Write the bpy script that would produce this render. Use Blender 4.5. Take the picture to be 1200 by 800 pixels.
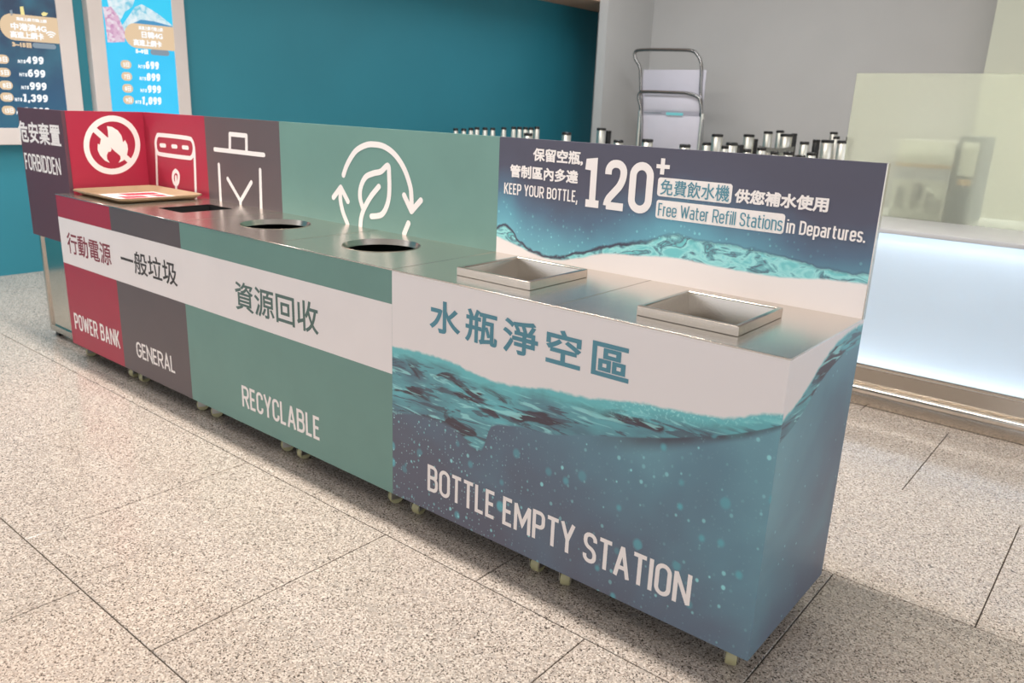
import bpy, bmesh, math, random
import numpy as np
from mathutils.geometry import delaunay_2d_cdt
from mathutils import Vector, Matrix
random.seed(7)
S = bpy.context.scene
COL = S.collection
for o in list(bpy.data.objects): bpy.data.objects.remove(o)

# ---------------------------------------------------------------- camera
CAM = Vector((0.57761, -1.68937, 1.36438)); FPX = 936.48
DV = Vector((-0.60301661, 0.74679408, -0.28048095)).normalized()
RT = Vector((0.77040544, 0.63641167, 0.03815299)).normalized()
UP = Vector((-0.20699378, 0.19307717, 0.95910103)).normalized()
cd = bpy.data.cameras.new('camera'); cam = bpy.data.objects.new('camera', cd); COL.objects.link(cam)
cd.sensor_width = 36; cd.sensor_fit = 'HORIZONTAL'; cd.lens = FPX / 1200 * 36
cam.matrix_world = Matrix((( RT.x, UP.x, -DV.x, CAM.x), (RT.y, UP.y, -DV.y, CAM.y), (RT.z, UP.z, -DV.z, CAM.z), (0, 0, 0, 1)))
cd.clip_start = 0.05; cd.clip_end = 60
cd.dof.use_dof = True; cd.dof.focus_distance = 2.55; cd.dof.aperture_fstop = 4.0
S.camera = cam

# ---------------------------------------------------------------- world, exposure, large lights
S.view_settings.view_transform = 'Standard'; S.view_settings.look = 'None'
S.view_settings.gamma = 1; S.view_settings.use_curve_mapping = False
S.view_settings.exposure = 0.22
W = bpy.data.worlds.new('hall_light'); S.world = W; W.use_nodes = True
bg = W.node_tree.nodes['Background']; bg.inputs[0].default_value = (0.93, 0.95, 1, 1); bg.inputs[1].default_value = 1.2

def area(name, loc, sx, sy, power, col, rot=(0, 0, 0), spread=180):
    l = bpy.data.lights.new(name, 'AREA'); l.shape = 'RECTANGLE'; l.size = sx; l.size_y = sy
    l.energy = power; l.color = col; l.spread = math.radians(spread)
    o = bpy.data.objects.new(name, l); COL.objects.link(o); o.location = loc; o.rotation_euler = rot
    return o
area('ceiling_strip_lamp_offscreen', (-2.15, 0.20, 3.77), 4.7, 0.14, 200, (1, .93, .85))
area('ceiling_counter_lamp_offscreen', (0.4, 4.7, 3.77), 2.2, 0.6, 95, (1, .98, .90), spread=95)
area('ceiling_alcove_lamp_offscreen', (-3.6, 5.4, 3.77), 3.0, 0.4, 70, (.97, .98, 1))
area('ceiling_wall_lamp_offscreen', (-4.9, -1.2, 3.77), .4, 2.4, 80, (.96, .98, 1))

def ray(px, py): return DV + RT * ((px - 600) / FPX) - UP * ((py - 400) / FPX)
def on(px, py, ax, val):            # a pixel's direction met with the plane it lies in
    r = ray(px, py); t = (val - CAM[ax]) / r[ax]; return CAM + r * t
def at(px, py, t): return CAM + ray(px, py) * t

# ---------------------------------------------------------------- material helpers
def lin(c):
    f = lambda v: v / 12.92 if v <= .04045 else ((v + .055) / 1.055) ** 2.4
    return tuple(f(x / 255) for x in c) + (1,)
class G:
    def __init__(s, name):
        s.m = bpy.data.materials.new(name); s.m.use_nodes = True; s.t = s.m.node_tree
        s.b = s.t.nodes['Principled BSDF']; s.out = s.t.nodes['Material Output']
    def n(s, typ, **k):
        x = s.t.nodes.new(typ)
        for a, v in k.items(): setattr(x, a, v)
        return x
    def put(s, sock, v):
        if v is None: return
        if isinstance(v, bpy.types.NodeSocket): s.t.links.new(v, sock)
        else: sock.default_value = v
    def obj(s): return s.n('ShaderNodeTexCoord').outputs['Object']
    def pos(s): return s.n('ShaderNodeNewGeometry').outputs['Position']
    def xyz(s, v):
        x = s.n('ShaderNodeSeparateXYZ'); s.put(x.inputs[0], v); return x.outputs
    def vec(s, a, b=0.0, c=0.0):
        x = s.n('ShaderNodeCombineXYZ')
        for i, v in enumerate((a, b, c)): s.put(x.inputs[i], v)
        return x.outputs[0]
    def math(s, op, a, b=None, c=None, clamp=False):
        x = s.n('ShaderNodeMath', operation=op, use_clamp=clamp)
        for i, v in enumerate((a, b, c)): s.put(x.inputs[i], v)
        return x.outputs[0]
    def mix(s, f, a, b, blend='MIX'):
        x = s.n('ShaderNodeMix', data_type='RGBA', blend_type=blend)
        s.put(x.inputs[0], f); s.put(x.inputs[6], a); s.put(x.inputs[7], b); return x.outputs[2]
    def ramp(s, f, stops, interp='LINEAR'):
        x = s.n('ShaderNodeValToRGB'); e = x.color_ramp; e.interpolation = interp
        while len(e.elements) > 1: e.elements.remove(e.elements[-1])
        for i, (p, c) in enumerate(stops):
            k = e.elements[0] if i == 0 else e.elements.new(p)
            k.position = p; k.color = c if len(c) == 4 else tuple(c) + (1,)
        s.put(x.inputs[0], f); return x.outputs[0]
    def mapr(s, v, a, b, c=0.0, d=1.0, smooth=False):
        x = s.n('ShaderNodeMapRange', interpolation_type='SMOOTHSTEP' if smooth else 'LINEAR')
        for i, q in enumerate((v, a, b, c, d)): s.put(x.inputs[i], q)
        return x.outputs[0]
    def noise(s, v, scale, detail=2.0, rough=.5, dist=0.0):
        x = s.n('ShaderNodeTexNoise'); s.put(x.inputs['Vector'], v)
        x.inputs['Scale'].default_value = scale; x.inputs['Detail'].default_value = detail
        x.inputs['Roughness'].default_value = rough; x.inputs['Distortion'].default_value = dist
        return x.outputs[0]
    def voro(s, v, scale, feature='F1', dim='3D'):
        x = s.n('ShaderNodeTexVoronoi', feature=feature, voronoi_dimensions=dim); s.put(x.inputs['Vector'], v)
        x.inputs['Scale'].default_value = scale; return x.outputs
    def curve(s, f, pts):
        x = s.n('ShaderNodeFloatCurve'); c = x.mapping.curves[0]
        while len(c.points) > 2: c.points.remove(c.points[1])
        c.points[0].location = pts[0]; c.points[1].location = pts[-1]
        for p in pts[1:-1]: c.points.new(*p)
        x.mapping.update(); s.put(x.inputs['Value'], f); return x.outputs[0]
    def bump(s, h, strength=.2, dist=.002):
        x = s.n('ShaderNodeBump'); x.inputs['Strength'].default_value = strength; x.inputs['Distance'].default_value = dist
        s.put(x.inputs['Height'], h); s.t.links.new(x.outputs[0], s.b.inputs['Normal'])
    def set(s, col=None, rough=.5, metal=0.0, **k):
        s.put(s.b.inputs['Base Color'], col); s.put(s.b.inputs['Roughness'], rough); s.put(s.b.inputs['Metallic'], metal)
        for a, v in k.items(): s.put(s.b.inputs[a.replace('_', ' ')], v)
        return s.m
def paint(name, rgb, rough=.45, var=.06, scale=6.0, spec=.5):
    g = G(name); c = lin(rgb); n = g.noise(g.obj(), scale, 3)
    col = g.mix(g.mapr(n, .3, .7), tuple(x * (1 - var) for x in c[:3]) + (1,), tuple(min(1, x * (1 + var)) for x in c[:3]) + (1,))
    return g.set(col, rough, Specular_IOR_Level=spec)
def brushed(name, rgb, rough=.28, axis=0, amount=.10, bump=.012):
    g = G(name); o = g.xyz(g.obj()); k = [70.0, 70.0, 70.0]; k[axis] = 1.2
    v = g.vec(*[g.math('MULTIPLY', o[i], k[i]) for i in range(3)])
    n = g.noise(v, 12, 3); c = lin(rgb)
    col = g.mix(n, tuple(x * .93 for x in c[:3]) + (1,), tuple(min(1, x * 1.04) for x in c[:3]) + (1,))
    g.set(col, g.mapr(n, 0, 1, rough - amount * .5, rough + amount * .5), 1.0); g.bump(n, bump, .001); return g.m
def glow(name, rgb, strength):
    g = G(name); c = lin(rgb); n = g.noise(g.obj(), 3, 1)
    col = g.mix(n, tuple(x * .97 for x in c[:3]) + (1,), c)
    return g.set((0.02, 0.02, 0.02, 1), .25, Emission_Color=col, Emission_Strength=strength)

# ---------------------------------------------------------------- mesh helpers
def link(name, me, mat, parent=None):
    o = bpy.data.objects.new(name, me); COL.objects.link(o)
    if mat is not None and not me.materials: me.materials.append(mat)
    if parent is not None: o.parent = parent
    return o
def empty(name, loc=(0, 0, 0)):
    o = bpy.data.objects.new(name, None); COL.objects.link(o); o.location = loc; o.empty_display_size = .1; return o
def tag(o, label, cat, group=None, kind=None):
    if label: o['label'] = label
    if cat: o['category'] = cat
    if group: o['group'] = group
    if kind: o['kind'] = kind
    return o
def off(parent):                     # children are built in world metres and stored relative to their thing
    v = Vector((0, 0, 0)); p = parent
    while p is not None: v = v + Vector(p.location); p = p.parent
    return v
def finish(bm, name, mat, parent=None, smooth=False, bevel=0.0, seg=2):
    if bevel:
        bmesh.ops.bevel(bm, geom=[e for e in bm.edges], offset=bevel, segments=seg, affect='EDGES', profile=.5)
    bmesh.ops.recalc_face_normals(bm, faces=bm.faces)
    bmesh.ops.translate(bm, verts=bm.verts, vec=-off(parent))
    me = bpy.data.meshes.new(name); bm.to_mesh(me); bm.free()
    if smooth:
        for p in me.polygons: p.use_smooth = True
        me.set_sharp_from_angle(angle=math.radians(40))
    return link(name, me, mat, parent)
def bx(bm, x0, x1, y0, y1, z0, z1):
    r = bmesh.ops.create_cube(bm, size=1)
    bmesh.ops.scale(bm, verts=r['verts'], vec=(x1 - x0, y1 - y0, z1 - z0))
    bmesh.ops.translate(bm, verts=r['verts'], vec=((x0 + x1) / 2, (y0 + y1) / 2, (z0 + z1) / 2))
    return r['verts']
def box(name, mat, parent, x0, x1, y0, y1, z0, z1, bevel=0.0, seg=2):
    bm = bmesh.new(); bx(bm, x0, x1, y0, y1, z0, z1); return finish(bm, name, mat, parent, bool(bevel), bevel, seg)
def lathe(bm, cx, prof, n=24, axis='z'):
    rings = []
    for r, h in prof:
        ring = []
        for i in range(n):
            a = 2 * math.pi * i / n; c, s = math.cos(a) * r, math.sin(a) * r
            ring.append(bm.verts.new((cx[0] + c, cx[1] + s, cx[2] + h) if axis == 'z' else (cx[0] + h, cx[1] + c, cx[2] + s)))
        rings.append(ring)
    for a, b in zip(rings, rings[1:]):
        for i in range(n): bm.faces.new((a[i], a[(i + 1) % n], b[(i + 1) % n], b[i]))
    if prof[0][0] > 1e-6: bm.faces.new(rings[0])
    if prof[-1][0] > 1e-6: bm.faces.new(rings[-1])
def tube(bm, pts, r, n=10):
    pts = [Vector(p) for p in pts]; rings = []
    for i, p in enumerate(pts):
        d = (pts[min(i + 1, len(pts) - 1)] - pts[max(i - 1, 0)]).normalized()
        a = d.cross(Vector((0, 1, 0.01))).normalized(); b = d.cross(a).normalized()
        rings.append([bm.verts.new(p + a * r * math.cos(2 * math.pi * k / n) + b * r * math.sin(2 * math.pi * k / n)) for k in range(n)])
    for q, w in zip(rings, rings[1:]):
        for k in range(n): bm.faces.new((q[k], q[(k + 1) % n], w[(k + 1) % n], w[k]))
    bm.faces.new(rings[0]); bm.faces.new(rings[-1])
def smooth_path(p, n=8):
    out = []; q = [p[0]] + list(p) + [p[-1]]
    for i in range(1, len(q) - 2):
        a, b, c, d = [Vector(v) for v in q[i - 1:i + 3]]
        for k in range(n):
            t = k / n
            out.append(.5 * (2 * b + (c - a) * t + (2 * a - 5 * b + 4 * c - d) * t * t + (3 * b - a - 3 * c + d) * t ** 3))
    out.append(Vector(p[-1])); return out

# a printed plane: 2D (u, v) -> world, normal towards the viewer
class Plane:
    def __init__(s, ax, val, origin, ux, lift=.0008):
        s.ax, s.val, s.o, s.ux, s.lift = ax, val, Vector(origin), Vector(ux).normalized(), lift
        s.n = s.ux.cross(Vector((0, 0, 1))).normalized()
    def uv(s, px, py):
        r = ray(px, py); t = (s.o - CAM).dot(s.n) / r.dot(s.n); p = CAM + r * t - s.o
        return Vector((p.dot(s.ux), p.z))
    def w(s, u, v, lift=None): return s.o + s.ux * u + Vector((0, 0, v)) + s.n * (s.lift if lift is None else lift)
FRONT = Plane(1, 0, (0, 0, 0), (1, 0, 0))
BACK = Plane(1, .5058, (0, .5058, 0), (1, 0, 0))
WING_A, WING_B = Vector((-3.757, .060, 0)), Vector((-3.824, .5058, 0))
WING = Plane(0, 0, WING_A, WING_B - WING_A)
DARK = Plane(1, .060, (0, .060, 0), (1, 0, 0))
POSTER = Plane(0, -6.052, (-6.052, 0, 0), (0, 1, 0))

def fill(loops, eps=1e-6):
    """triangles of the union of closed loops (non-zero winding), without overlaps"""
    V, E = [], []
    for lp in loops:
        n0 = len(V); V += [Vector((p[0], p[1])) for p in lp]; E += [(n0 + i, n0 + (i + 1) % len(lp)) for i in range(len(lp))]
    v, e, f, *_ = delaunay_2d_cdt(V, E, [], 0, eps)
    tri = np.array([q for q in f if len(q) == 3]); P = np.array([(p.x, p.y) for p in v])
    c = P[tri].mean(axis=1); wn = np.zeros(len(c), int)
    for lp in loops:
        A = np.array([(p[0], p[1]) for p in lp]); B = np.roll(A, -1, axis=0)
        for (x0, y0), (x1, y1) in zip(A, B):
            if y0 == y1: continue
            cr = (x1 - x0) * (c[:, 1] - y0) - (c[:, 0] - x0) * (y1 - y0)
            wn += ((y0 <= c[:, 1]) & (y1 > c[:, 1]) & (cr > 0)).astype(int) - ((y0 > c[:, 1]) & (y1 <= c[:, 1]) & (cr < 0)).astype(int)
    tri = tri[wn > 0]
    return P, tri
def area2(lp): return sum(p[0] * q[1] - q[0] * p[1] for p, q in zip(lp, list(lp[1:]) + [lp[0]]))
def flat(name, polys, plane, mat, parent, lift=None):
    P, tri = fill([lp if area2(lp) > 0 else lp[::-1] for lp in (list(q) for q in polys)])
    return plane_mesh(name, P, tri, plane, mat, parent, lift)
def plane_mesh(name, P, tri, plane, mat, parent, lift):
    o = off(parent); used = sorted(set(tri.flatten().tolist())); ix = {u: i for i, u in enumerate(used)}
    vs = [plane.w(P[u][0], P[u][1], lift) - o for u in used]
    fl = [[ix[int(k)] for k in t] for t in tri]
    q = [vs[k] for k in fl[0]]
    if (q[1] - q[0]).cross(q[2] - q[0]).dot(plane.n) < 0: fl = [t[::-1] for t in fl]
    me = bpy.data.meshes.new(name); me.from_pydata(vs, [], fl); me.update()
    return link(name, me, mat, parent)
def stroke_polys(path, w, closed=False):          # one ribbon with round ends and joints
    P = [Vector((p[0], p[1])) for p in path]; out = []; r = w / 2
    if closed: P.append(P[0])
    for a, b in zip(P, P[1:]):
        d = b - a
        if d.length < 1e-6: continue
        d.normalize(); n = Vector((-d.y, d.x)) * r
        out.append([a - n, b - n, b + n, a + n])
    for p in P: out.append([p + Vector((math.cos(k * math.pi / 8) * r, math.sin(k * math.pi / 8) * r)) for k in range(16)])
    return out
def rrect(x0, x1, y0, y1, r, n=6):
    out = []
    for cx, cy, a0 in ((x1 - r, y1 - r, 0), (x0 + r, y1 - r, 90), (x0 + r, y0 + r, 180), (x1 - r, y0 + r, 270)):
        for k in range(n + 1):
            a = math.radians(a0 + 90 * k / n); out.append(Vector((cx + r * math.cos(a), cy + r * math.sin(a))))
    return out
def glyph_loops(body, spacing, shear):
    cu = bpy.data.curves.new('lettering', 'FONT'); cu.body = body; cu.space_character = spacing; cu.shear = shear
    o = bpy.data.objects.new('lettering_tmp', cu); COL.objects.link(o)
    dg = bpy.context.evaluated_depsgraph_get(); c = o.evaluated_get(dg).to_curve(dg); loops = []
    for sp in c.splines:
        bp = sp.bezier_points; pts = []
        for i in range(len(bp)):
            a, b = bp[i], bp[(i + 1) % len(bp)]; p0, p1, p2, p3 = [v.to_2d() for v in (a.co, a.handle_right, b.handle_left, b.co)]
            d = (p3 - p0); L = d.length
            bend = 0 if L < 1e-6 else max(abs(d.cross(p1 - p0)), abs(d.cross(p2 - p0))) / L
            n = 1 if bend < .004 else 5
            for k in range(n):
                t = k / n; pts.append(p0 * (1 - t) ** 3 + p1 * 3 * t * (1 - t) ** 2 + p2 * 3 * t * t * (1 - t) + p3 * t ** 3)
        out = []
        for p in pts:
            if not out or (p - out[-1]).length > .004: out.append(p)
        while len(out) > 3 and (out[0] - out[-1]).length < .004: out.pop()
        if len(out) > 2: loops.append(out)
    bpy.data.objects.remove(o); return loops
def grow(lp, r):                     # offset a loop outwards, mitres clamped
    n = len(lp); out = []
    for i in range(n):
        a, b, c = lp[i - 1], lp[i], lp[(i + 1) % n]
        d0, d1 = (b - a).normalized(), (c - b).normalized()
        n0, n1 = Vector((d0.y, -d0.x)), Vector((d1.y, -d1.x)); m = n0 + n1
        if m.length < .35: out += [b + n0 * r, b + n1 * r]; continue
        m.normalize(); out.append(b + m * (r / max(m.dot(n0), .6)))
    return out
# narrow signage alphabet drawn as strokes: width, then centre lines as (points, corner radius, closed)
O_ = lambda x0=0, x1=1, y0=0, y1=1, r=.5: ([(x0, y0), (x1, y0), (x1, y1), (x0, y1)], r, True)
GL = {
 'A': (.50, [([(0, -.09), (.5, 1.05), (1, -.09)], 0, 0), ([(.17, .28), (.83, .28)], 0, 0)]),
 'B': (.46, [([(.5, 0), (0, 0), (0, 1), (.5, 1)], 0, 0), ([(.4, 1), (.93, 1), (.93, .54), (.4, .54), (0, .54)], .4, 0), ([(.3, .54), (1, .54), (1, 0), (.3, 0)], .45, 0)]),
 'C': (.43, [([(1, .72), (1, 1), (0, 1), (0, 0), (1, 0), (1, .28)], .5, 0)]),
 'D': (.46, [([(0, 0), (0, 1), (1, 1), (1, 0)], .5, 2)]),
 'E': (.39, [([(1.1, 1), (0, 1), (0, 0), (1.1, 0)], 0, 0), ([(0, .52), (.95, .52)], 0, 0)]),
 'F': (.38, [([(1.1, 1), (0, 1), (0, -.1)], 0, 0), ([(0, .50), (.95, .50)], 0, 0)]),
 'G': (.46, [([(1, .74), (1, 1), (0, 1), (0, 0), (1, 0), (1, .48)], .5, 0), ([(1.09, .48), (.5, .48)], 0, 0)]),
 'I': (.17, [([(.5, -.1), (.5, 1.1)], 0, 0)]),
 'K': (.47, [([(0, -.1), (0, 1.1)], 0, 0), ([(1, 1.08), (.1, .42)], 0, 0), ([(.35, .58), (1.02, -.1)], 0, 0)]),
 'L': (.38, [([(0, 1.1), (0, 0), (1.1, 0)], 0, 0)]),
 'M': (.60, [([(0, -.1), (0, 1), (.5, .25), (1, 1), (1, -.1)], 0, 0)]),
 'N': (.49, [([(0, -.1), (0, 1), (1, 0), (1, 1.1)], 0, 0)]),
 'O': (.47, [O_()]),
 'P': (.45, [([(0, -.1), (0, 1), (1, 1), (1, .44), (0, .44)], .42, 3)]),
 'R': (.47, [([(0, -.1), (0, 1), (1, 1), (1, .46), (0, .46)], .42, 3), ([(.5, .46), (1.02, -.09)], 0, 0)]),
 'S': (.44, [([(1, .76), (1, 1), (0, 1), (0, .56), (1, .44), (1, 0), (0, 0), (0, .24)], .46, 0)]),
 'T': (.44, [([(-.1, 1), (1.1, 1)], 0, 0), ([(.5, 1), (.5, -.1)], 0, 0)]),
 'U': (.47, [([(0, 1.1), (0, 0), (1, 0), (1, 1.1)], .5, 0)]),
 'W': (.68, [([(0, 1.1), (.25, 0), (.5, .92), (.75, 0), (1, 1.1)], 0, 0)]),
 'Y': (.47, [([(-.04, 1.1), (.5, .42), (1.04, 1.1)], 0, 0), ([(.5, .42), (.5, -.1)], 0, 0)]),
 '0': (.47, [O_()]),
 '1': (.40, [([(.08, .80), (.12, .98), (.55, 1), (.55, 0)], 0, 0), ([(0, 0), (1.1, 0)], 0, 0)]),
 '2': (.45, [([(0, .74), (0, 1), (1, 1), (1, .58), (0, .12), (0, 0)], .45, 0), ([(-.02, 0), (1.1, 0)], 0, 0)]),
 '3': (.44, [([(0, .78), (0, 1), (1, 1), (1, .53), (.35, .53)], .42, 0), ([(.4, .53), (1, .53), (1, 0), (0, 0), (0, .22)], .42, 0)]),
 '4': (.47, [([(.72, -.1), (.72, 1.0), (0, .26), (1.12, .26)], 0, 0)]),
 '5': (.44, [([(1, 1), (.05, 1), (.05, .56), (1, .60), (1, 0), (0, 0), (0, .2)], .40, 0)]),
 '6': (.46, [O_(0, 1, 0, .58), ([(.95, 1), (0, .95), (0, .3)], .5, 0)]),
 '8': (.46, [O_(0, 1, 0, .53), O_(.06, .94, .53, 1)]),
 '9': (.46, [O_(0, 1, .42, 1), ([(.05, 0), (1, .05), (1, .7)], .5, 0)]),
 '$': (.44, [([(1, .76), (1, 1), (0, 1), (0, .56), (1, .44), (1, 0), (0, 0), (0, .24)], .46, 0), ([(.5, 1.15), (.5, -.15)], 0, 0)]),
 ',': (.16, [([(.62, .13), (.30, -.30)], 0, 0)]), '.': (.16, [([(.5, .09), (.5, -.1)], 0, 0)]),
 'a': (.40, [([(.02, .66), (.2, .72), (1, .72), (1, -.08)], .35, 0), O_(0, 1, 0, .42, .4)]),
 'd': (.42, [O_(0, 1, 0, .72), ([(1, -.08), (1, 1.1)], 0, 0)]),
 'e': (.41, [([(1, .16), (1, 0), (0, 0), (0, .72), (1, .72), (1, .36), (0, .36)], .42, 4)]),
 'f': (.34, [([(1.1, 1.0), (.3, 1.0), (.3, -.1)], .5, 0), ([(-.2, .70), (1.1, .70)], 0, 0)]),
 'i': (.14, [([(.5, -.1), (.5, .80)], 0, 0), ([(.5, .95), (.5, 1.12)], 0, 0)]),
 'l': (.14, [([(.5, -.1), (.5, 1.1)], 0, 0)]),
 'n': (.41, [([(0, -.1), (0, .80)], 0, 0), ([(0, .5), (0, .72), (1, .72), (1, -.1)], .42, 0)]),
 'o': (.42, [O_(0, 1, 0, .72)]),
 'p': (.42, [O_(0, 1, 0, .72), ([(0, .80), (0, -.36)], 0, 0)]),
 'r': (.28, [([(0, -.1), (0, .80)], 0, 0), ([(0, .4), (0, .72), (1.1, .72)], .42, 0)]),
 's': (.37, [([(1, .60), (1, .72), (0, .72), (0, .40), (1, .32), (1, 0), (0, 0), (0, .13)], .34, 0)]),
 't': (.34, [([(.3, .98), (.3, 0), (1.1, 0)], .5, 0), ([(-.2, .70), (1.1, .70)], 0, 0)]),
 'u': (.41, [([(1, -.1), (1, .80)], 0, 0), ([(0, .80), (0, 0), (1, 0), (1, .2)], .42, 0)]),
}
def round_path(P, r, closed):
    """closed: 1 = loop, 2 = loop with only the far side rounded, 3 = only corners 2 and 3 rounded, 4 = skip the last corner"""
    n = len(P); out = []; loop = closed in (True, 1, 2)
    for i in range(n):
        if not loop and i in (0, n - 1): out.append(P[i]); continue
        k = r
        if closed == 2 and i in (0, 1): k = 0
        if closed == 3 and i not in (2, 3): k = 0
        if closed == 4 and i == n - 2: k = 0
        if closed is True: pass
        b = P[i]; a, c = P[i - 1], P[(i + 1) % n]; la, lc = (a - b).length, (c - b).length
        kk = min(k, la * .5 if (loop or i > 1) else la * .98, lc * .5 if (loop or i < n - 2) else lc * .98)
        if kk < 1e-6: out.append(b); continue
        p, q = b + (a - b).normalized() * kk, b + (c - b).normalized() * kk
        for j in range(7):
            t = j / 6; h = .55
            c1, c2 = p.lerp(b, h), q.lerp(b, h)
            out.append(p * (1 - t) ** 3 + c1 * 3 * t * (1 - t) ** 2 + c2 * 3 * t * t * (1 - t) + q * t ** 3)
    res = []
    for p in out:
        if not res or (p - res[-1]).length > 1e-5: res.append(p)
    if loop and (res[0] - res[-1]).length < 1e-5: res.pop()
    return res
def butt_polys(P, w, loop):
    out = []; r = w / 2; Q = P + [P[0]] if loop else P
    for a, b in zip(Q, Q[1:]):
        d = b - a
        if d.length < 1e-7: continue
        d = d.normalized(); n = Vector((-d.y, d.x)) * r; out.append([a - n, b - n, b + n, a + n])
    m = len(P)
    for i in (range(m) if loop else range(1, m - 1)):        # mitre wedge at each joint
        a, b, c = P[i - 1], P[i], P[(i + 1) % m]
        if (b - a).length < 1e-7 or (c - b).length < 1e-7: continue
        d0, d1 = (b - a).normalized(), (c - b).normalized(); cr = d0.cross(d1)
        if abs(cr) < 1e-4: continue
        s_ = -1 if cr > 0 else 1
        n0, n1 = Vector((-d0.y, d0.x)) * r * s_, Vector((-d1.y, d1.x)) * r * s_; mm = n0 + n1
        if mm.length < r * .5: out.append([b, b + n0, b + n1]); continue
        k = mm.normalized() * min(r / max(mm.normalized().dot(n0.normalized()), .35), r * 2.2); out.append([b, b + n0, b + k, b + n1])
    return out
def sign(body, corners, plane, mat, parent, stem=.17, gap=.065, space=.20, uv=False, lift=None, slant=0.0, name='lettering'):
    """corners bound cap height and text width; stem is the stroke as a share of the cap height"""
    tl, bl, tr, br = corners if uv else [plane.uv(*p) for p in corners]
    x0, x1, y0, y1 = (tl[0] + bl[0]) / 2, (tr[0] + br[0]) / 2, (bl[1] + br[1]) / 2, (tl[1] + tr[1]) / 2
    H = y1 - y0; s_ = stem * H
    fixed = sum(space * H if c == ' ' else s_ for c in body) + gap * H * (len(body) - 1)
    free = sum(0 if c == ' ' else max(GL[c][0] - .17, .0) * H for c in body); k = (x1 - x0 - fixed) / free
    x = x0; polys = []
    for ch in body:
        if ch == ' ': x += space * H + gap * H; continue
        w, paths = GL[ch]; gw = max(w - .17, 0) * H * k
        for pts, r, cl in paths:
            gh = H - s_
            f = lambda p: Vector((x + s_ / 2 + p[0] * gw if gw > 1e-9 else x + s_ / 2 + (p[0] - .5) * s_ * (0 if ch in 'Iil.' else 1), y0 + s_ / 2 + p[1] * gh))
            P = [f(p) for p in pts]
            e0 = s_ / 2                                  # ends given beyond 0..1 stop at the glyph box
            P = [Vector((min(max(p.x, x), x + gw + s_), p.y if ch in ',p$' else min(max(p.y, y0), y1))) for p in P]
            P = round_path(P, r * max(gw, .2 * H), cl)
            polys += butt_polys(P, s_, cl in (True, 1, 2))
        x += gw + s_ + gap * H
    if slant: polys = [[Vector((p.x + (p.y - y0) * slant, p.y)) for p in q] for q in polys]
    return flat(name, polys, plane, mat, parent, lift)
def text(body, corners, plane, mat, parent, bold=0.0, spacing=1.0, shear=0.0, uv=False, lift=None, name='lettering'):
    tl, bl, tr, br = corners if uv else [plane.uv(*p) for p in corners]
    x0, x1, y0, y1 = (tl[0] + bl[0]) / 2, (tr[0] + br[0]) / 2, (bl[1] + br[1]) / 2, (tl[1] + tr[1]) / 2
    L = glyph_loops(body, spacing, shear)
    ax, bx_ = min(p.x for l in L for p in l), max(p.x for l in L for p in l); ay, by = min(p.y for l in L for p in l), max(p.y for l in L for p in l)
    sx = (x1 - x0 - 2 * bold) / (bx_ - ax); sy = (y1 - y0 - 2 * bold) / max(by - ay, 1e-6)
    L = [[Vector((x0 + bold + (p.x - ax) * sx, y0 + bold + (p.y - ay) * sy)) for p in l] for l in L]
    if sum(area2(l) for l in L) < 0: L = [l[::-1] for l in L]
    if bold: L = [grow(l, bold) for l in L]
    P, tri = fill(L)
    return plane_mesh(name, P, tri, plane, mat, parent, lift)

# ---------------------------------------------------------------- materials
M = {}
M['white_print'] = paint('white_print', (236, 228, 226), .45, .015)
M['cream_print'] = paint('cream_print', (244, 236, 232), .45, .01)
M['green'] = paint('green_print', (109, 146, 137), .42, .03)
M['grey'] = paint('grey_print', (95, 83, 85), .42, .03)
M['red'] = paint('red_print', (166, 42, 66), .42, .03)
M['maroon_ink'] = paint('maroon_ink', (134, 44, 60), .5)
M['grey_ink'] = paint('grey_ink', (62, 56, 56), .5)
M['green_ink'] = paint('green_ink', (86, 110, 104), .5)
M['teal_ink'] = paint('teal_ink', (84, 140, 156), .5)
M['steel_top'] = brushed('worktop_steel', (224, 217, 208), .25, 0, .05, .004)
M['steel'] = brushed('satin_steel', (206, 198, 188), .24, 2, .08)
M['steel_sleeve'] = M['steel']
M['seam'] = M['steel']
M['steel_side'] = brushed('mirror_steel', (206, 200, 190), .12, 2, .04)
M['carcass'] = paint('interior_shade_paint', (32, 32, 32), .6)  # near-black carcass and slot walls: the shade inside the cabinets put into the colour
M['nylon'] = paint('nylon_wheel', (178, 172, 132), .4)
M['zinc'] = brushed('zinc_bracket', (190, 188, 182), .3, 0)
g = G('granite'); p = g.pos()
q = g.voro(p, 280); q2 = g.voro(p, 120)
r1 = g.xyz(q[1])[0]; r2 = g.xyz(q2[1])[1]
col = g.ramp(r1, [(0, lin((72, 65, 60))), (.10, lin((130, 118, 109))), (.22, lin((182, 168, 156))), (.55, lin((206, 193, 181))), (.8, lin((224, 214, 203))), (1, lin((196, 176, 163)))], 'CONSTANT')
col = g.mix(g.mapr(r2, .80, .92), col, lin((176, 166, 157)))
col = g.mix(g.math('MULTIPLY', g.mapr(g.noise(p, 2.2, 3), .35, .7), .18), col, lin((160, 148, 138)))
M['granite'] = g.set(col, g.mapr(g.noise(p, 60, 2), .3, .7, .11, .18), Specular_IOR_Level=.62)
M['grout'] = paint('grout', (92, 84, 76), .8)
M['teal'] = paint('teal_wall_paint', (40, 126, 144), .55, .03, 1.5)
M['wall_grey'] = paint('grey_wall_paint', (196, 196, 194), .6, .03, 1.2)
M['pale_column'] = paint('pale_column_paint', (216, 220, 202), .55, .02, 1.2)
M['ceiling'] = paint('ceiling_paint', (196, 160, 136), .7, .03)
M['ceiling_white'] = paint('ceiling_white', (150, 146, 140), .7, .02)
M['frame'] = paint('frame_grey', (206, 198, 194), .4, .02)
M['black'] = paint('black_plastic', (24, 24, 25), .4)
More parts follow.
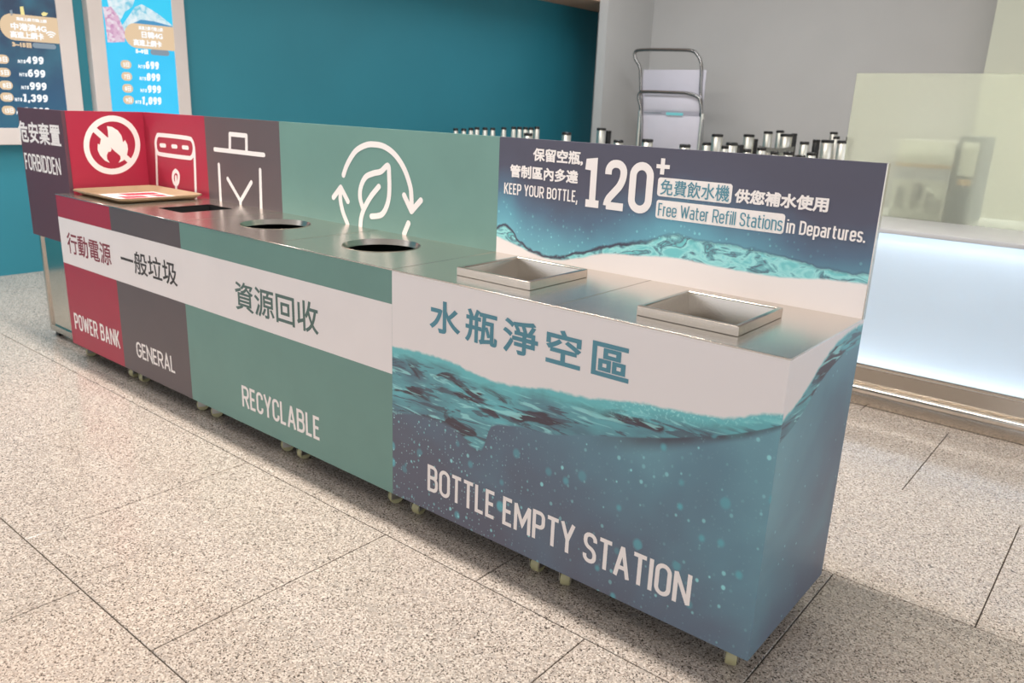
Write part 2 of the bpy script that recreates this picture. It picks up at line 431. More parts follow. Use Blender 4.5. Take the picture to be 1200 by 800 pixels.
M['chrome'] = brushed('post_chrome', (232, 231, 222), .38, 2, .06)
M['tube'] = brushed('tube_steel', (150, 148, 146), .25, 0)
M['board'] = paint('white_board', (206, 204, 214), .5, .02)

def water(name, kind):
    """printed sea photograph: white above the waterline on the cabinet, white sand below it on the back board"""
    g = G(name); P = g.pos(); o = g.xyz(P)
    if kind == 'side': u = o[1]; L = .53
    else: u = g.math('ADD', o[0], 1.29); L = 1.30
    v = o[2]; f = g.math('DIVIDE', u, L, clamp=True)
    w = g.vec(u, v, 0.0)
    pl = {'front': FRONT, 'back': BACK}.get(kind)
    def cv(pts, z0):
        if kind == 'side':
            L2 = [(max(0, min(1, q.y / L)), q.z - z0) for q in (on(a, b, 0, 0) for a, b in pts)]
        else:
            L2 = [(max(0, min(1, (q.x + 1.29) / L)), q.y - z0) for q in (pl.uv(a, b) for a, b in pts)]
        return g.math('ADD', g.curve(f, L2), z0)
    turq = lin((112, 196, 200)); pale = lin((158, 222, 222)); dk = lin((74, 66, 76)); mid = lin((86, 138, 150))
    white = lin((236, 228, 226))
    if kind in ('front', 'side'):
        if kind == 'front':
            up = cv([(460, 405), (500, 414), (530, 424), (570, 443), (610, 452), (650, 456), (688, 465), (749, 471), (790, 479), (831, 486), (859, 489), (886, 484.6), (916.5, 484.6)], 0)
            lo = cv([(460, 484), (510, 492), (535, 505), (562, 528), (576, 500), (598, 499), (650, 509), (688, 510), (762, 513), (817, 512), (872, 507), (916, 498)], 0)
        else:
            up = cv([(921, 487), (942, 460), (965, 422), (985, 397), (1010, 379)], 0)
            lo = g.math('SUBTRACT', up, .06)
        wob = g.math('MULTIPLY', g.math('SUBTRACT', g.noise(w, 38, 3), .5), .016)
        d = g.math('ADD', g.math('SUBTRACT', up, v), wob)                    # depth below the waterline
        t = g.math('DIVIDE', g.math('SUBTRACT', up, v), g.math('MAXIMUM', g.math('SUBTRACT', up, lo), .01))
        pv = g.vec(g.math('MULTIPLY', u, 5.5), g.math('MULTIPLY', v, 19.0), 0.0)
        nn = g.noise(pv, 1.0, 4, .5, .6)
        lo_n = g.noise(g.vec(g.math('MULTIPLY', u, 4.0), g.math('MULTIPLY', v, 14.0), 3.3), 1.0, 3, .5, .5)
        pat = g.mix(g.mapr(lo_n, .35, .65), lin((92, 122, 136)), lin((108, 184, 192)))
        pat = g.mix(g.mapr(nn, .40, .455, 1, 0), pat, dk)                    # dark hollows
        st = g.noise(g.vec(g.math('MULTIPLY', u, 8.0), g.math('MULTIPLY', v, 60.0), 9.1), 1.0, 3, .5, .8)
        pat = g.mix(g.math('MULTIPLY', g.mapr(st, .56, .60), .8), pat, lin((82, 84, 98)))
        pat = g.mix(g.math('MULTIPLY', g.mapr(st, .42, .37), .75), pat, pale)
        foam = g.mapr(g.noise(w, 120, 2), .56, .62)
        deepn = g.noise(w, 2.6, 3, .5, .4)
        if kind == 'front':
            gr = g.math('ADD', g.math('MULTIPLY', f, .55), g.math('MULTIPLY', g.math('SUBTRACT', v, .30), 1.0))
        else:
            gr = g.math('ADD', g.math('MULTIPLY', f, -.35), g.math('ADD', g.math('MULTIPLY', g.math('SUBTRACT', v, .30), .7), .65))
        gr = g.math('ADD', gr, g.math('MULTIPLY', g.math('SUBTRACT', deepn, .5), 1.1))
        deep = g.ramp(gr, [(0, lin((94, 96, 112))), (.25, lin((96, 112, 130))), (.6, lin((102, 138, 154))), (1, lin((118, 166, 178)))])
        if kind == 'front':                                                   # dark printed band below the right end of the wave
            sh = g.math('MULTIPLY', g.mapr(t, 1.0, 1.55, 1, 0, True), g.mapr(f, .55, .75, 0, 1, True))
            deep = g.mix(g.math('MULTIPLY', sh, g.mapr(g.noise(w, 7, 2), .3, .6, .5, 1.0)), deep, dk)
        c = g.mix(g.mapr(t, .96, 1.02), pat, deep)
        c = g.mix(g.mapr(g.math('ADD', d, g.math('MULTIPLY', g.math('SUBTRACT', g.noise(w, 9, 3), .5), .06 if kind == 'front' else .0)), .010 if kind == 'front' else .004, .055 if kind == 'front' else .012, .92, 0, True), c, turq)
        if kind == 'front':
            right = g.mapr(f, .60, .72, 0, 1, True)
            c = g.mix(g.math('MULTIPLY', g.math('MULTIPLY', right, foam), g.mapr(t, .1, .6, 1, 0)), c, pale)
        c = g.mix(g.mapr(d, -.003, .008, 0, 1, True), white, c)
        below = g.mapr(t, .9, 1.05)
        bub = 0
    else:
        lo = cv([(581, 276), (605, 287), (630, 299), (650, 304), (680, 302), (705, 297), (730, 298), (740, 299), (790, 302), (840, 312), (890, 321), (920, 325), (965, 327), (1016, 333)], .8)
        up = cv([(581, 268), (592, 264), (610, 284), (640, 300), (680, 296), (705, 290), (730, 286), (752, 284), (785, 276), (815, 281), (865, 289), (915, 301), (965, 315), (1017, 321)], .8)
        wob = g.math('MULTIPLY', g.math('SUBTRACT', g.noise(w, 30, 4), .5), .014)
        d = g.math('ADD', g.math('SUBTRACT', v, lo), g.math('MULTIPLY', wob, .4))
        e = g.math('ADD', g.math('SUBTRACT', v, up), g.math('MULTIPLY', wob, 1.6))
        pv = g.vec(g.math('MULTIPLY', u, 14.0), g.math('MULTIPLY', v, 30.0), 0.0)
        nn = g.noise(pv, 1.0, 4, .55, 1.2)
        pat = g.ramp(nn, [(.36, turq), (.50, pale), (.56, lin((110, 176, 184))), (.62, lin((86, 110, 126))), (.68, turq)])
        h = g.math('ADD', g.math('SUBTRACT', v, up), g.math('MULTIPLY', g.math('SUBTRACT', g.noise(w, 3.2, 3), .5), .16))
        h = g.math('ADD', h, g.math('MULTIPLY', f, .10))
        deep = g.ramp(g.mapr(h, 0, .30), [(0, lin((112, 182, 196))), (.22, lin((98, 156, 176))), (.48, lin((84, 108, 132))), (.75, lin((80, 80, 98))), (1, lin((78, 76, 92)))])
        edge = g.mapr(g.math('ABSOLUTE', e), .002, .008, 1, 0)
        lefty = g.mapr(f, .42, .52, 1, .35)
        c = g.mix(g.mapr(e, -.001, .001), pat, deep)
        c = g.mix(g.math('MULTIPLY', edge, lefty), c, lin((66, 68, 86)))
        c = g.mix(g.mapr(d, -.005, .004, 0, 1, True), white, c)
        below = g.math('MULTIPLY', g.mapr(h, .02, .20, 1, 0, True), g.mapr(d, .0, .02))
    def bubbles(c, scale, gate, r0, r1, soft, colr, mask, seed):
        vo = g.voro(g.vec(g.math('ADD', u, seed), g.math('MULTIPLY', v, .86), seed), scale, dim='2D')
        rc = g.xyz(vo[1]); rad = g.mapr(rc[1], 0, 1, r0, r1)
        inside = g.mapr(g.math('SUBTRACT', vo[0], rad), -soft, soft, 1, 0, True)
        fac = g.math('MULTIPLY', g.math('MULTIPLY', inside, g.math('GREATER_THAN', rc[0], gate)), g.mapr(rc[2], 0, 1, .35, .95))
        return g.mix(g.math('MULTIPLY', fac, mask), c, colr)
    if kind == 'front':
        c = bubbles(c, 17, .76, .10, .24, .09, lin((98, 176, 188)), below, 3.1)
        c = bubbles(c, 28, .80, .05, .16, .05, lin((150, 218, 222)), below, 5.9)
        c = bubbles(c, 42, .78, .05, .18, .05, lin((140, 212, 216)), g.math('MULTIPLY', below, g.mapr(f, .1, .62, 1, .25)), 7.7)
        c = bubbles(c, 80, .72, .08, .22, .05, lin((176, 226, 228)), g.math('MULTIPLY', below, g.mapr(f, .05, .5, 1, .1)), 1.3)
    elif kind == 'side':
        c = bubbles(c, 34, .90, .04, .11, .04, lin((150, 214, 220)), below, 2.2)
    else:
        c = bubbles(c, 60, .66, .06, .24, .05, lin((130, 208, 214)), below, 4.4)
    return g.set(c, .42)
M['sea_front'] = water('sea_print_front', 'front')
M['sea_side'] = water('sea_print_side', 'side')
M['sea_back'] = water('sea_print_back', 'back')

# ================================================================ THE SETTING
FX0, FX1, FY0, FY1 = -6.13, 4.8, -4.2, 8.5
floor = tag(box('floor', M['grout'], None, FX0 - .1, FX1, FY0, FY1, -.12, -.010), None, None, kind='structure')
TS, GAP = .795, .0035
def tile_mesh():
    bm = bmesh.new(); bx(bm, GAP / 2, TS - GAP / 2, GAP / 2, TS - GAP / 2, -.0105, 0)
    bmesh.ops.bevel(bm, geom=[e for e in bm.edges if all(v.co.z > -.001 for v in e.verts)], offset=.0012, segments=1, affect='EDGES')
    me = bpy.data.meshes.new('tile'); bm.to_mesh(me); bm.free(); me.materials.append(M['granite']); return me
TM = tile_mesh()
row = 0
y = -.905 - 4 * TS
ri = -4
while y < FY1:
    x = -.405 + (TS / 2 if ri % 2 else 0) - 8 * TS
    while x < FX1:
        if FX0 - .05 < x + TS and y + TS > FY0:
            if x < FX0 - .02 or x + TS > FX1 or y < FY0 or y + TS > FY1:      # cut at the walls
                a, b = max(x + GAP / 2, FX0 + .002), min(x + TS - GAP / 2, FX1); c, d = max(y + GAP / 2, FY0), min(y + TS - GAP / 2, FY1)
                if b - a > .02 and d - c > .02: box('tile', M['granite'], floor, a, b, c, d, -.0105, 0)
            else:
                t = link('tile', TM, None, floor); t.location = (x, y, 0)
        x += TS
    y += TS; ri += 1
tag(box('ceiling', M['ceiling_white'], None, FX0 - .12, 6.0, -10.0, FY1 + .1, 3.8, 3.9), None, None, kind='structure')
tag(box('trim_1', M['ceiling'], None, FX0 - .12, -5.475, FY0, 8.24, 2.68, 3.8), None, None, kind='structure')
tag(box('wall_left', M['teal'], None, FX0 - .12, FX0, FY0, 8.24, -.01, 2.68), None, None, kind='structure')
tag(box('wall_alcove', M['wall_grey'], None, -5.475, -5.35, 7.29, 8.40, -.01, 3.8), None, None, kind='structure')
tag(box('wall_back', M['wall_grey'], None, -5.475, FX1, 8.40, 8.52, -.01, 3.8), None, None, kind='structure')
tag(box('wall_right', M['pale_column'], None, -1.21, -.50, 8.05, 8.40, -.01, 3.8, .006), None, None, kind='structure')

tag(box('wall_end', M['wall_grey'], None, FX0 - .12, -5.475, 8.24, 8.40, -.01, 3.8), None, None, kind='structure')

# ================================================================ THE BIN ROW
HT, HB, HP, D = .86, .0774, 1.2656, .5058
def hole_plate(name, mat, parent, x0, x1, y0, y1, z0, z1, hole, skew=0.0):
    """a steel plate with a real opening (list of xy points around it)"""
    bm = bmesh.new(); n = len(hole)
    cx = sum(p[0] for p in hole) / n; cy = sum(p[1] for p in hole) / n
    def outer(p):                     # push the point out to the plate's edge
        dx, dy = p[0] - cx, p[1] - cy
        k = min(((x1 - cx) / dx if dx > 1e-9 else (x0 - cx) / dx if dx < -1e-9 else 1e9), ((y1 - cy) / dy if dy > 1e-9 else (y0 - cy) / dy if dy < -1e-9 else 1e9))
        return (cx + dx * k, cy + dy * k)
    pts = list(hole)
    for c in ((x0, y0), (x1, y0), (x1, y1), (x0, y1)):      # so that the corners are hit
        ang = math.atan2(c[1] - cy, c[0] - cx)
        best = min(range(len(pts)), key=lambda i: abs(math.atan2(math.sin(math.atan2(pts[i][1] - cy, pts[i][0] - cx) - ang), math.cos(math.atan2(pts[i][1] - cy, pts[i][0] - cx) - ang))))
        pts[best] = (pts[best][0], pts[best][1], c)
    O = [p[2] if len(p) > 2 else outer(p) for p in pts]; n = len(pts)
    def sk(q): return (q[0] + (skew * (q[1] - y0) / (y1 - y0) if abs(q[0] - x0) < 1e-6 else 0), q[1])
    rings = []
    for z in (z1, z0):
        rings.append(([bm.verts.new((p[0], p[1], z)) for p in pts], [bm.verts.new((*sk(q), z)) for q in O]))
    for i in range(n):
        j = (i + 1) % n
        (a, b), (c, d) = rings
        bm.faces.new((a[i], a[j], b[j], b[i])); bm.faces.new((c[j], c[i], d[i], d[j]))
        bm.faces.new((b[i], b[j], d[j], d[i])); bm.faces.new((a[j], a[i], c[i], c[j]))
    return finish(bm, name, mat, parent)
def sleeve(name, mat, parent, hole, z0, z1, t=.003, taper=1.0):
    bm = bmesh.new(); n = len(hole); cx = sum(p[0] for p in hole) / n; cy = sum(p[1] for p in hole) / n
    f = lambda p, k, z: bm.verts.new((cx + (p[0] - cx) * k, cy + (p[1] - cy) * k, z))
    top = [f(p, 1, z1) for p in hole]; bot = [f(p, taper, z0) for p in hole]
    top2 = [f(p, 1.012, z1) for p in hole]; bot2 = [f(p, taper * 1.012, z0) for p in hole]
    for i in range(n):
        j = (i + 1) % n
        bm.faces.new((top[i], top[j], bot[j], bot[i])); bm.faces.new((top2[j], top2[i], bot2[i], bot2[j]))
        bm.faces.new((top2[i], top2[j], top[j], top[i])); bm.faces.new((bot[i], bot[j], bot2[j], bot2[i]))
    return finish(bm, name, mat, parent, n > 8)
def circle(cx, cy, r, n=48): return [(cx + r * math.cos(2 * math.pi * i / n), cy + r * math.sin(2 * math.pi * i / n)) for i in range(n)]
def rect(x0, x1, y0, y1): return [(x0, y0), (x1, y0), (x1, y1), (x0, y1)]
def carcass(parent, x0, x1):
    bm = bmesh.new(); y0, y1, z0, z1 = .006, .498, HB + .004, HT - .004
    for a in ((x0, x0 + .004, y0, y1, z0, z1), (x1 - .004, x1, y0, y1, z0, z1), (x0, x1, y1 - .004, y1, z0, z1), (x0, x1, y0, y1, z0, z0 + .004)): bx(bm, *a)
    return finish(bm, 'carcass', M['carcass'], parent)
def caster(parent, x, y, rot=0.0):
    bm = bmesh.new()
    bx(bm, x - .022, x + .022, y - .022, y + .022, HB - .003, HB + .004)
    lathe(bm, (x, y, 0), [(.014, HB - .010), (.014, HB - .003)], 12)
    r = Matrix.Rotation(rot, 4, 'Z')
    vs = []
    for s in (-1, 1): vs += bx(bm, x + s * .0175 - .0012, x + s * .0175 + .0012, y - .012, y + .020, .022, HB - .010)
    vs += bx(bm, x - .0187, x + .0187, y - .012, y + .020, HB - .013, HB - .009)
    bmesh.ops.rotate(bm, verts=vs, cent=(x, y, 0), matrix=r)
    c = finish(bm, 'caster', M['zinc'], parent)
    bm = bmesh.new(); lathe(bm, (x - .0145, y + .010, .0262), [(.006, 0), (.023, 0), (.0258, .004), (.0258, .025), (.023, .029), (.006, .029)], 20, 'x')
    bmesh.ops.rotate(bm, verts=bm.verts, cent=(x, y, 0), matrix=r)
    w = finish(bm, 'wheel', M['nylon'], c, True)
    return c
def unit(name, label, x0, x1, fmat, group=None, loc=None):
    e = empty(name, ((x0 + x1) / 2, .25, 0)); tag(e, label, 'recycling bin', group)
    carcass(e, x0 + .002, x1 - .002)
    fp = box('front_panel', fmat, e, x0, x1, 0, .006, HB, HT - .002)
    return e

# --- power bank unit
X = [-3.785, -3.207, -2.584, -1.286, 0.0]; XB = [-3.824, -3.207, -2.584, -1.286, 0.0]
CB = 'colour-coded airport recycling cabinets'
pb = unit('power_bank_bin', 'dark red POWER BANK cabinet with no-fire side board under a brown tray', X[0], X[1], M['red'], CB)
hole_plate('worktop', M['steel_top'], pb, X[0], X[1] - .001, -.001, D, HT - .004, HT, rect(-3.60, -3.36, .16, .36), XB[0] - X[0])
sleeve('opening_sleeve', M['carcass'], pb, rect(-3.60, -3.36, .16, .36), HT - .06, HT)
box('backboard', M['red'], pb, XB[0], XB[1], D, D + .018, HT - .02, HP)
gn = unit('general_waste_bin', 'dark grey GENERAL waste cabinet with a rectangular slot and bin pictogram', X[1], X[2], M['grey'], CB)
h = rect(-3.022, -2.815, .138, .394)
hole_plate('worktop', M['steel_top'], gn, X[1], X[2] - .001, -.001, D, HT - .004, HT, h)
sleeve('opening_sleeve', M['carcass'], gn, h, HT - .16, HT - .0005)
box('backboard', M['grey'], gn, XB[1], XB[2], D, D + .018, HT - .02, HP)
rc = unit('recyclables_bin', 'sage green RECYCLABLE cabinet with two round openings and a leaf pictogram', X[2], X[3], M['green'], CB)
xm = -1.929
for (a, b, cx) in ((X[2], xm, -2.300), (xm, X[3], -1.642)):
    h = circle(cx, .272, .143)
    hole_plate('worktop', M['steel_top'], rc, a, b - .001, -.001, D, HT - .004, HT, h)
    sleeve('opening_sleeve', M['steel_sleeve'], rc, h, HT - .020, HT + .0015, taper=.955)
box('backboard', M['green'], rc, XB[2], XB[3], D, D + .018, HT - .02, HP)
bs = unit('bottle_emptying_station', 'sea print BOTTLE EMPTY STATION cabinet with two raised square openings', X[3], X[4], M['sea_front'], CB)
xm2 = -.643
for (a, b, q) in ((X[3], xm2, (-1.092, -.803, .092, .386)), (xm2, X[4], (-.440, -.160, .080, .356))):
    hole = rect(q[0] + .012, q[1] - .012, q[2] + .012, q[3] - .012)
    hole_plate('worktop', M['steel_top'], bs, a, b - .001, -.001, D, HT - .004, HT, hole)
    bm = bmesh.new()                                              # raised square rim
    O = rect(*q); I = hole; zz = (HT, HT + .026)
    ro = [[bm.verts.new((p[0], p[1], z)) for p in O] for z in zz]; ri_ = [[bm.verts.new((p[0], p[1], z)) for p in I] for z in zz]
    for i in range(4):
        j = (i + 1) % 4
        bm.faces.new((ro[0][i], ro[0][j], ro[1][j], ro[1][i])); bm.faces.new((ri_[0][j], ri_[0][i], ri_[1][i], ri_[1][j]))
        bm.faces.new((ro[1][i], ro[1][j], ri_[1][j], ri_[1][i])); bm.faces.new((ro[0][j], ro[0][i], ri_[0][i], ri_[0][j]))
    rim = finish(bm, 'opening_rim', M['steel'], bs, True, .0012, 1)
    hop = sleeve('hopper', M['steel'], bs, hole, HT - .16, HT + .022, taper=.72)
box('backboard', M['sea_back'], bs, XB[3], XB[4] - .001, D, D + .018, HT - .002, HP)
box('backboard_edge', M['steel'], bs, -.001, .002, D - .0005, D + .0185, HT - .002, HP)
box('side_panel', M['sea_side'], bs, -.006, 0, .006, D + .018, HB, HT - .001)
box('side_trim', M['steel_top'], bs, -.004, .0015, -.0015, D, HT - .004, HT + .0006)
for e, xs in ((pb, (-3.735, -3.252)), (gn, (-3.150, -2.622)), (rc, (-2.505, -1.985, -1.875, -1.345)), (bs, (-1.222, -.700, -.590, -.062))):
    for i, x in enumerate(xs):
        for yy in (.055, .455): caster(e, x, yy, random.uniform(-.5, .5))

# folded edges between and along the tops
for e, x in ((pb, X[1]), (gn, X[2]), (rc, xm), (rc, X[3]), (bs, xm2)):
    box('seam', M['seam'], e, x - .0030, x - .0002, .002, D, HT - .003, HT + .0007)
for e, a, b in ((pb, X[0], X[1]), (gn, X[1], X[2]), (rc, X[2], X[3]), (bs, X[3], X[4])):
    box('front_lip', M['seam'], e, a, b - .0005, -.0022, .001, HT - .0035, HT + .0005, .0008, 1)
# prints on the fronts
zt, zb = .7465, .5105
for e, a, b in ((pb, X[0], X[1]), (gn, X[1], X[2]), (rc, X[2], X[3])):
    flat('white_band', [[(a, zb), (b, zb), (b, zt), (a, zt)]], FRONT, M['white_print'], e, .0004)
def ftext(body, tl, bl, tr, br, mat, e, bold, plane=FRONT, **k): return text(body, (tl, bl, tr, br), plane, mat, e, bold, **k)
ftext('行動電源', (78.2, 272.5), (80, 296), (129, 285), (131, 312), M['maroon_ink'], pb, .0015)
sign('POWER BANK', ((87, 366), (88, 385), (140, 388.3), (141, 407.6)), FRONT, M['cream_print'], pb, .14)
ftext('一般垃圾', (141, 289), (142, 313), (206.5, 308), (208.5, 338.5), M['grey_ink'], gn, .0015)
sign('GENERAL', ((159, 398), (161, 417), (204.5, 420), (206, 438.5)), FRONT, M['cream_print'], gn, .14)
ftext('資源回收', (275.2, 329.5), (276.5, 362), (372.5, 354.5), (373.5, 392.5), M['green_ink'], rc, .0018)
sign('RECYCLABLE', ((283, 451), (284.5, 476), (375, 489), (375, 516)), FRONT, M['cream_print'], rc, .135)
text('水瓶淨空區', ((504, 348.5), (504, 386), (739.5, 407), (736.5, 453)), FRONT, M['teal_ink'], bs, .0026, 1.28)
sign('BOTTLE EMPTY STATION', ((501.7, 545), (500.7, 575.5), (812, 672.5), (808, 710)), FRONT, M['cream_print'], bs, .132)
# prints on the back boards
ftext('保留空瓶,', (625, 172.5), (625, 188.5), (683.5, 178), (683.5, 194.5), M['cream_print'], bs, .0016, BACK)
ftext('管制區內多達', (598, 192), (598, 207.5), (677.5, 200), (677.5, 215.5), M['cream_print'], bs, .0016, BACK)
sign('KEEP YOUR BOTTLE,', ((591, 214), (591, 227.8), (677, 223), (677, 236)), BACK, M['cream_print'], bs, .135)
sign('120', ((685, 184.5), (683, 241.5), (766.3, 190.5), (764, 252)), BACK, M['cream_print'], bs, .155)
a, b = BACK.uv(777.5, 185.5), BACK.uv(776.5, 204.5); c, d = BACK.uv(769.5, 194.5), BACK.uv(785, 196.3)
flat('plus_sign', [[(a.x - .007, b.y), (a.x + .007, b.y), (a.x + .007, a.y), (a.x - .007, a.y)], [(c.x, c.y - .006), (d.x, c.y - .006), (d.x, c.y + .006), (c.x, c.y + .006)]], BACK, M['cream_print'], bs)
def pill(tl, bl, tr, br, r):
    q = [BACK.uv(*p) for p in (tl, bl, tr, br)]
    flat('text_box', [rrect((q[0].x + q[1].x) / 2, (q[2].x + q[3].x) / 2, (q[1].y + q[3].y) / 2, (q[0].y + q[2].y) / 2, r)], BACK, M['cream_print'], bs, .0005)
pill((771, 207), (770.5, 229), (858.5, 216), (857, 239.5), .009)
pill((769.5, 232.5), (768.3, 254), (920, 252), (918.3, 275.7), .009)
ftext('免費飲水機', (774.5, 209), (774, 228), (855.5, 218), (854.5, 237), M['teal_ink'], bs, .0006, BACK, lift=.0012)
sign('Free Water Refill Stations', ((772, 236), (771, 252), (917.5, 256), (916.5, 271.5)), BACK, M['teal_ink'], bs, .105, lift=.0012)
ftext('供您補水使用', (861.5, 219.5), (861, 236), (971.5, 232.5), (970.5, 250.5), M['cream_print'], bs, .0017, BACK)
sign('in Departures.', ((922.3, 256.8), (921.5, 273), (1015.5, 267.5), (1014.5, 284.5)), BACK, M['cream_print'], bs, .14)

# pictograms
def zp(x0, y0, s): return lambda a, b: (x0 + a / s, y0 + b / s)
def strokes(name, plane, pths, w, mat, parent, z, smooth=True):
    polys = []
    for pth in pths:
        q = [plane.uv(*z(*p)) for p in pth]
        q = [v for v in smooth_path([Vector((v.x, v.y, 0)) for v in q], 6)] if smooth and len(q) > 2 else q
        polys += stroke_polys(q, w)
    return flat(name, polys, plane, mat, parent)
z = zp(380, 160, 6.4)
PIC = [
    [(145, 288), (175, 205), (235, 110), (310, 65), (372, 58), (450, 75), (530, 135), (600, 240), (645, 370), (655, 460), (655, 555)],
    [(600, 440), (655, 560)], [(725, 478), (655, 560)],
    [(125, 380), (122, 470), (140, 560), (170, 640), (176, 656)], [(70, 455), (125, 380)], [(178, 485), (125, 380)],
    [(632, 650), (600, 728)],
    [(292, 540), (270, 460), (275, 380), (310, 305), (370, 275), (425, 262), (478, 218), (488, 300), (488, 430), (470, 520), (430, 585), (355, 598)],
    [(410, 375), (350, 450), (300, 540), (278, 610), (272, 672)]]
for nm, a, b in (('arrow_pictogram', 0, 3), ('arrow_pictogram', 3, 6), ('arrow_tail_pictogram', 6, 7), ('leaf_pictogram', 7, 9)): strokes(nm, BACK, PIC[a:b], .0235, M['cream_print'], rc, z)
z = zp(170, 140, 7.275)
PIC = [[(595, 254), (1014, 302)], [(724, 250), (724, 124)], [(724, 124), (864, 138)], [(864, 138), (866, 268)], [(630, 385), (648, 725)],
    [(982, 430), (992, 790)], [(706, 505), (815, 695)], [(907, 535), (815, 695)], [(815, 695), (815, 715)]]
for nm, a, b in (('bin_lid_pictogram', 0, 4), ('bin_side_pictogram', 4, 5), ('bin_side_pictogram', 5, 6), ('bin_cross_pictogram', 6, 9)): strokes(nm, BACK, PIC[a:b], .021, M['cream_print'], gn, z, False)
rr = [(92, 180), (105, 140), (135, 132), (360, 158), (400, 180), (416, 230), (412, 290), (395, 322), (360, 326), (140, 296), (108, 278), (92, 230), (92, 180)]
PIC = [rr, [(92, 200), (97, 300), (107, 640)], [(418, 240), (424, 340), (434, 640)],
    [(134, 219), (172, 222)], [(234, 228), (268, 231)], [(324, 237), (364, 241)],
    [(262, 435), (284, 460), (288, 500), (280, 540), (264, 552), (246, 535), (238, 495), (244, 455), (262, 435)], [(264, 490), (266, 590)]]
for nm, a, b in (('power_bank_pictogram', 0, 3), ('level_mark', 3, 4), ('level_mark', 4, 5), ('level_mark', 5, 6), ('button_mark', 6, 8)): strokes(nm, BACK, PIC[a:b], .021, M['cream_print'], pb, z)

# --- forbidden-items stand at the end of the row
fb = empty('forbidden_items_stand', (-4.03, .28, 0)); tag(fb, 'low steel cabinet carrying a dark purple FORBIDDEN board at the row end', 'cabinet')
M['dark_board'] = paint('dark_board_print', (90, 56, 68), .5, .03)
box('front_board', M['dark_board'], fb, -4.30, WING_A.x, .060, .078, .588, HP)
bm = bmesh.new(); nn_ = WING.n; WA = WING_A.lerp(WING_B, .045)
vs = [bm.verts.new(p + Vector((0, 0, zz))) for zz in (HT + .0005, HP) for p in (WA, WING_B, WING_B - nn_ * .018, WA - nn_ * .018)]
for f_ in ((0, 1, 2, 3), (4, 5, 6, 7), (0, 1, 5, 4), (1, 2, 6, 5), (2, 3, 7, 6), (3, 0, 4, 7)): bm.faces.new([vs[i] for i in f_])
finish(bm, 'side_board', M['red'], pb)
box('cabinet_body', M['steel_side'], fb, -4.283, -3.80, .090, .50, .034, .86)
bm = bmesh.new()
for a in ((-4.283, -4.262, .034, .86), (-3.822, -3.80, .034, .86), (-4.262, -3.822, .034, .068)): bx(bm, a[0], a[1], .080, .091, a[2], a[3])
finish(bm, 'cabinet_frame', M['steel'], fb)
for x in (-4.25, -3.84):
    for yy in (.12, .46): box('foot', M['black'], fb, x - .02, x + .02, yy - .02, yy + .02, 0, .035)
ftext('危安棄置', (20.6, 139.5), (22.5, 165), (70, 147.5), (72, 173), M['cream_print'], fb, .003, DARK)
sign('FORBIDDEN', ((28.6, 178.5), (30.2, 198), (70.6, 185.5), (71.6, 206)), DARK, M['cream_print'], fb, .14)
# no-fire sign
z = zp(80, 130, 9.41)
ring = [WING.uv(*z(482 + 283 * math.cos(k * math.pi / 24), 375 + 293 * math.sin(k * math.pi / 24))) for k in range(48)]
polys = stroke_polys(ring, .030, True)
polys += stroke_polys([WING.uv(*z(270, 188)), WING.uv(*z(688, 560))], .030)
flame = [(425, 165), (480, 175), (545, 215), (585, 270), (603, 345), (625, 320), (650, 370), (658, 420), (645, 485), (608, 545), (553, 572), (575, 530), (572, 470), (550, 420), (510, 395), (455, 383), (478, 425), (465, 448), (440, 450), (425, 485), (428, 530), (458, 572), (400, 545), (350, 490), (322, 430), (325, 360), (345, 372), (360, 300), (385, 285), (430, 296), (440, 290), (436, 230)]
flat('no_fire_pictogram', polys, WING, M['cream_print'], pb)
flat('flame_pictogram', [[WING.uv(*z(*p)) for p in flame]], WING, M['cream_print'], pb, .0010)

# --- tray and card
tr = empty('serving_tray', (-3.47, .27, HT)); tag(tr, 'brown rounded tray lying on the power bank cabinet top', 'tray')
q4 = [on(88, 222, 2, .886), on(146, 238.5, 2, .886), on(238, 226, 2, .886), on(168, 215.5, 2, .886)]
M['tray'] = paint('tray_brown', (158, 134, 106), .4, .05, 20); M['tray_under'] = M['tray']
tx0, tx1, ty0, ty1 = -3.745, -3.205, .055, .485
bm = bmesh.new()
rings = []
for ins, zz in ((.045, .004), (.030, .005), (.004, .024), (.0, .025), (.0, .022), (.030, .002), (.045, .0)):
    rings.append([bm.verts.new((p.x, p.y, HT + .001 + zz)) for p in rrect(tx0 + ins, tx1 - ins, ty0 + ins, ty1 - ins, max(.055 - ins * .7, .02), 6)])
for a, b in zip(rings, rings[1:]):
    for i in range(len(a)): bm.faces.new((a[i], a[(i + 1) % len(a)], b[(i + 1) % len(a)], b[i]))
bm.faces.new(rings[0]); bm.faces.new(rings[-1])
t_o = finish(bm, 'dish', M['tray'], tr, True)
bm = bmesh.new()
rings = [[bm.verts.new((p.x, p.y, HT + .001 + zz)) for p in rrect(tx0 + i_, tx1 - i_, ty0 + i_, ty1 - i_, .05, 6)] for i_, zz in ((.006, .0165), (.002, .021), (-.0015, .0215), (.002, .0165))]
for a, b in zip(rings, rings[1:] + rings[:1]):
    for i in range(len(a)): bm.faces.new((a[i], a[(i + 1) % len(a)], b[(i + 1) % len(a)], b[i]))
finish(bm, 'under_rim', M['tray_under'], tr, True)
cdm = empty('notice_card', (-3.44, .27, HT + .007)); tag(cdm, 'white and red notice card lying in the brown tray', 'card')
M['card_red'] = paint('card_red', (200, 52, 74), .35); M['card_white'] = paint('card_white', (240, 224, 220), .35)
